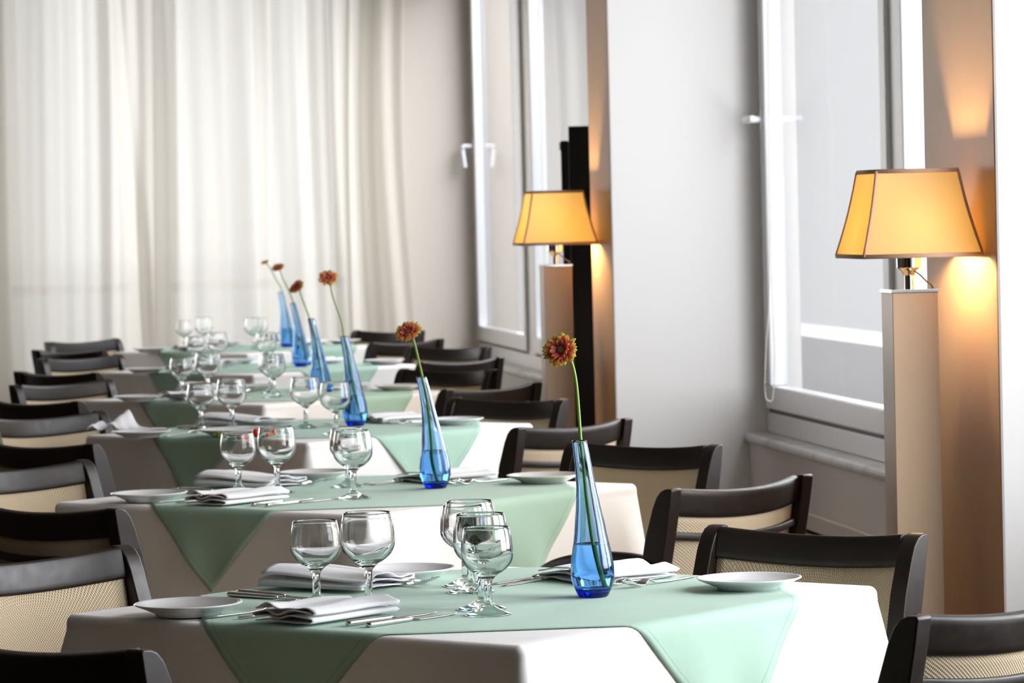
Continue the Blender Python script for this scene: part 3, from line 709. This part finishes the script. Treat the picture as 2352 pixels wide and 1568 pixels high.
# ------------------------------------------------------------------ vases and gerberas
VH = .247
VR = [(0, .0227), (.012, .029), (.03, .0345), (.048, .034), (.066, .032), (.083, .0285), (.10, .0255), (.12, .023), (.138, .020), (.157, .0176), (.175, .0154), (.195, .014), (.215, .0130), (.232, .0122), (.247, .0115)]
def vr(z):
    for (a, r), (b, q) in zip(VR, VR[1:]):
        if z <= b: t = (z-a)/(b-a); return r+(q-r)*t
    return VR[-1][1]
def vax(z, k=.026): return (-k*(max(0, z)/VH)**2.2, 0)
def make_vase():
    r = thing('bud_vase')
    zs = [0.0015, .004, .008, .014, .022, .03, .038, .048, .057, .066, .075, .083, .092, .10, .11, .12, .13, .138, .148, .157, .166, .175, .185, .195, .205, .215, .225, .235, .243]
    o = [(0, 0), (.018, 0), (.0215, .0004)]+[(vr(z), z) for z in zs]+[(vr(.245), .2462)]
    def th(z): return .0042-.0022*min(1, z/.2)
    inn = [(vr(.245)-.001, .2475), (vr(.245)-.002, .2462)]+[(vr(z)-th(z), z) for z in reversed(zs) if z > .016]+[(.024, .0145), (.012, .0125), (0, .012)]
    bm = bmesh.new(); lathe(bm, o+inn, 48, vax); link('glass_body', bm, 'blue_glass', r)
    zw = .084; bm = bmesh.new(); wv = [(0, .0118), (.012, .0123), (.0243, .0143)]+[(vr(z)-th(z)+.0003, z) for z in zs if .016 < z < zw]+[(vr(zw)-th(zw)+.0003, zw), (vr(zw)-th(zw)-.002, zw-.0008), (0, zw-.001)]
    lathe(bm, wv, 48, vax); link('water', bm, 'water', r); return r
vase0 = make_vase()
VP = [(1363, 1370), (1001, 1121), (817, 978), (737, 905), (692, 842), (660, 797)]
ST = [[(1386, 1352), (1374, 1310), (1362, 1250), (1348, 1150), (1339, 1060), (1333, 1000), (1328, 930), (1322, 870), (1312, 830), (1298, 812), (1288, 806)],
      [(1004, 1104), (994, 1060), (989, 1000), (982, 930), (972, 875), (962, 830), (951, 785), (944, 770), (938, 764)],
      [(829, 962), (818, 920), (806, 860), (797, 810), (790, 772), (785, 740), (773, 705), (763, 675), (758, 650), (754, 640)],
      [(742, 880), (735, 840), (724, 780), (713, 738), (704, 712), (694, 685), (688, 668), (682, 660)],
      [(700, 825), (694, 785), (684, 730), (674, 695), (661, 662), (650, 640), (644, 622), (639, 615)],
      [(667, 785), (663, 750), (656, 700), (647, 665), (633, 640), (622, 618), (613, 606), (609, 603)]]
NR_ = [(-.25, -.86, .42), (-.25, -.62, .74), (-.05, -.70, .70), (-.5, -.60, .62), (-.2, -.52, .82), (-.3, -.3, .9)]
HR = [.0305, .033, .033, .031, .029, .021]
fdesc = ['pink and green-tipped gerbera facing the camera in the vase on the nearest table', 'orange-red gerbera leaning left in the vase on the second table', 'dark pink gerbera on a long curved stem in the vase on the third table',
         'dark red gerbera in the vase on the fourth table', 'small-looking red gerbera in the vase on the fifth table', 'pale orange small gerbera in the vase on the farthest table']
def gerbera(i, base):
    Y = (base.x*sps+base.y*cps); rnd = random.Random(i+50)
    P = [atY(x, y, Y) for x, y in ST[i]]; P = smoothpath(P, 5)
    P = [p for p in P if p.z > TOP+.018]; root = thing('gerbera', (base.x, base.y, TOP+.015))
    o0 = Vector(root.location); bm = bmesh.new(); n = len(P)
    sweep(bm, [p-o0 for p in P], [(.0064-.0018*k/n, .0064-.0018*k/n) for k in range(n)], n=10, pw=1, upv=W(0, 1)); link('stem', bm, 'stem_green', root)
    nv = W(*NR_[i][:2], NR_[i][2]).normalized(); c = P[-1]-o0; q = nv.to_track_quat('Z', 'Y').to_matrix().to_4x4(); Mh = Matrix.Translation(c)@q; Rh = HR[i]
    bm = bmesh.new(); lathe(bm, [(0, -.007), (.003, -.006), (.006, -.002), (.0075, .002), (.006, .003), (0, .003)], 18); bmesh.ops.transform(bm, matrix=Mh, verts=bm.verts); link('calyx', bm, 'calyx_green', root)
    bm = bmesh.new(); lathe(bm, [(0, .0065), (.003, .0068), (.0055, .006), (.0068, .004), (.0062, .002), (0, .001)], 22); bmesh.ops.transform(bm, matrix=Mh, verts=bm.verts); link('flower_disc', bm, 'flower_disc', root)
    bm = bmesh.new(); lay = bm.loops.layers.uv.verify()
    for ring, (cnt, L, tilt, zz) in enumerate(((17, Rh, .10, .001), (16, Rh*.93, .32, .002), (13, Rh*.62, .62, .003))):
        for k in range(cnt):
            an = 2*PI*(k+.5*(ring % 2))/cnt+rnd.uniform(-.09, .09); l = L*rnd.uniform(.86, 1.05); tl_ = tilt+rnd.uniform(-.14, .14); wd = (.0056, .0052, .0036)[ring]*rnd.uniform(.85, 1.1); tw = rnd.uniform(-.35, .35)
            pts = []
            for a in range(7):
                t = a/6; rr = .005+(l-.005)*t; w_ = wd*math.sin(PI*(.12+.80*t**1.1))**.8 if t < 1 else .0002
                zc = zz+(rr-.005)*math.tan(tl_)*(1-.45*t); row = []
                for b in (-1, 0, 1):
                    row.append(Vector((rr*math.cos(tl_*.6) if 1 else rr, b*w_, zc+abs(b)*.0008+b*tw*w_)))
                pts.append(row)
            vs = [[bm.verts.new(Mh@(Matrix.Rotation(an, 4, 'Z')@p)) for p in r_] for r_ in pts]
            for a in range(6):
                for b in range(2):
                    f = bm.faces.new((vs[a][b], vs[a][b+1], vs[a+1][b+1], vs[a+1][b]))
                    for lp, t in zip(f.loops, (a, a, a+1, a+1)): lp[lay].uv = ((t/6)**.9*(1 if ring < 2 else .9)+(.1 if ring == 2 else 0), .5)
    link('petals', bm, 'petal_red', root, solid=.0003)
    tag(root, fdesc[i], 'flower', 'gerberas in blue vases')
for i, (x, y) in enumerate(VP):
    p = at(x, y, TOP+.003); o = vase0 if i == 0 else copy_tree(vase0)
    o.location = p; o.rotation_euler = (0, 0, (math.radians(-62) if i == 0 else math.radians(-8+6*(i % 3)))-PSI)
    if i == 0: o.rotation_euler[2] = math.radians(50)-PSI
    if i > 1: o.scale = (1.05,)*3
    tag(o, 'blue bent-neck glass bud vase half full of water on the '+tname[i], 'vase', 'blue bud vases'); gerbera(i, p)
# ------------------------------------------------------------------ third table: food and crumpled napkin
def food():
    c = at(545, 1001, TOP+.003); bm = bmesh.new()
    R_, foot, h = .112, .068, .022
    lathe(bm, [(0, .004), (foot-.006, .004), (foot-.005, 0), (foot, 0), (foot+.002, .004), (R_*.80, h*.5), (R_*.97, h*.86), (R_, h*.95), (R_-.001, h), (R_*.9, h*.8), (R_*.7, .009), (0, .0075)], 64)
    o = link('dinner_plate', bm, 'white_porcelain'); o.location = c; tag(o, 'large white plate with appetisers between the wine glasses on the third table', 'plate')
    z = TOP+.003+.009
    def spot(px, py, zz): q = at(px, py, zz); return q
    for k, (px, py, L, rz) in enumerate(((572, 999, .06, .2), (606, 995, .05, .5))):
        q = spot(px, py, z+.008); bm = bmesh.new(); box(bm, (-L/2, -.022, 0), (L/2, .022, .016)); b = link('toast_slice', bm, 'toast', bevel=.006); b.location = (q.x, q.y, z+.002); b.rotation_euler = (0, 0, rz)
        tag(b, ('browned slice of toast beside the greens on the third table plate', 'browned slice of toast farther right on the third table plate')[k], 'toast', 'toast on the plate')
    for k, (px, py) in enumerate(((590, 998), (622, 990))):
        q = spot(px, py+8, z+.004); bm = bmesh.new(); bmesh.ops.create_uvsphere(bm, u_segments=20, v_segments=14, radius=.0125); b = link('cherry_tomato', bm, 'tomato_red'); b.location = (q.x, q.y, z+.018)
        tag(b, ('bright red cherry tomato on the plate, left of the two', 'bright red cherry tomato on the plate, right of the two')[k], 'tomato', 'cherry tomatoes')
    q = spot(515, 1001, z); bm = bmesh.new(); rnd = random.Random(2)
    for _ in range(60):
        a = rnd.uniform(0, 2*PI); r = .028*math.sqrt(rnd.random()); bmesh.ops.create_icosphere(bm, subdivisions=1, radius=rnd.uniform(.003, .006), matrix=Matrix.Translation((r*math.cos(a), r*math.sin(a), rnd.uniform(.004, .016)*(1-r/.035)+.002)))
    b = link('chopped_greens', bm, 'salad_green'); b.location = (q.x, q.y, z-.002); b['kind'] = 'stuff'; tag(b, 'small heap of chopped green herbs on the large plate of the third table', 'herbs')
food()
def crumpled():
    c = at(285, 992, TOP+.004); bm = bmesh.new(); rows = []; n = 26
    for i in range(n+1):
        row = []
        for j in range(n+1):
            u, v = i/n, j/n; x = -.10+.20*u; y = -.05+.10*v
            ridge = math.exp(-((u-.33-.12*v)/.10)**2)*.050*(.35+.65*v)
            curl = math.exp(-((u-.06)/.06)**2)*.016
            z = .002+ridge+curl+.004*abs(math.sin(u*14+v*5))*(1-.6*v)+.010*(1-u)*v
            row.append(Vector((x+.02*v, y+.02*math.sin(u*6), z)))
        rows.append(row)
    grid(bm, rows); o = link('napkin', bm, 'napkin_linen', solid=.002); o.location = c+Vector((0, .06, 0)); o.rotation_euler = (0, 0, -PSI)
    tag(o, 'crumpled white napkin standing in a peak behind a side plate on the third table', 'napkin')
crumpled()
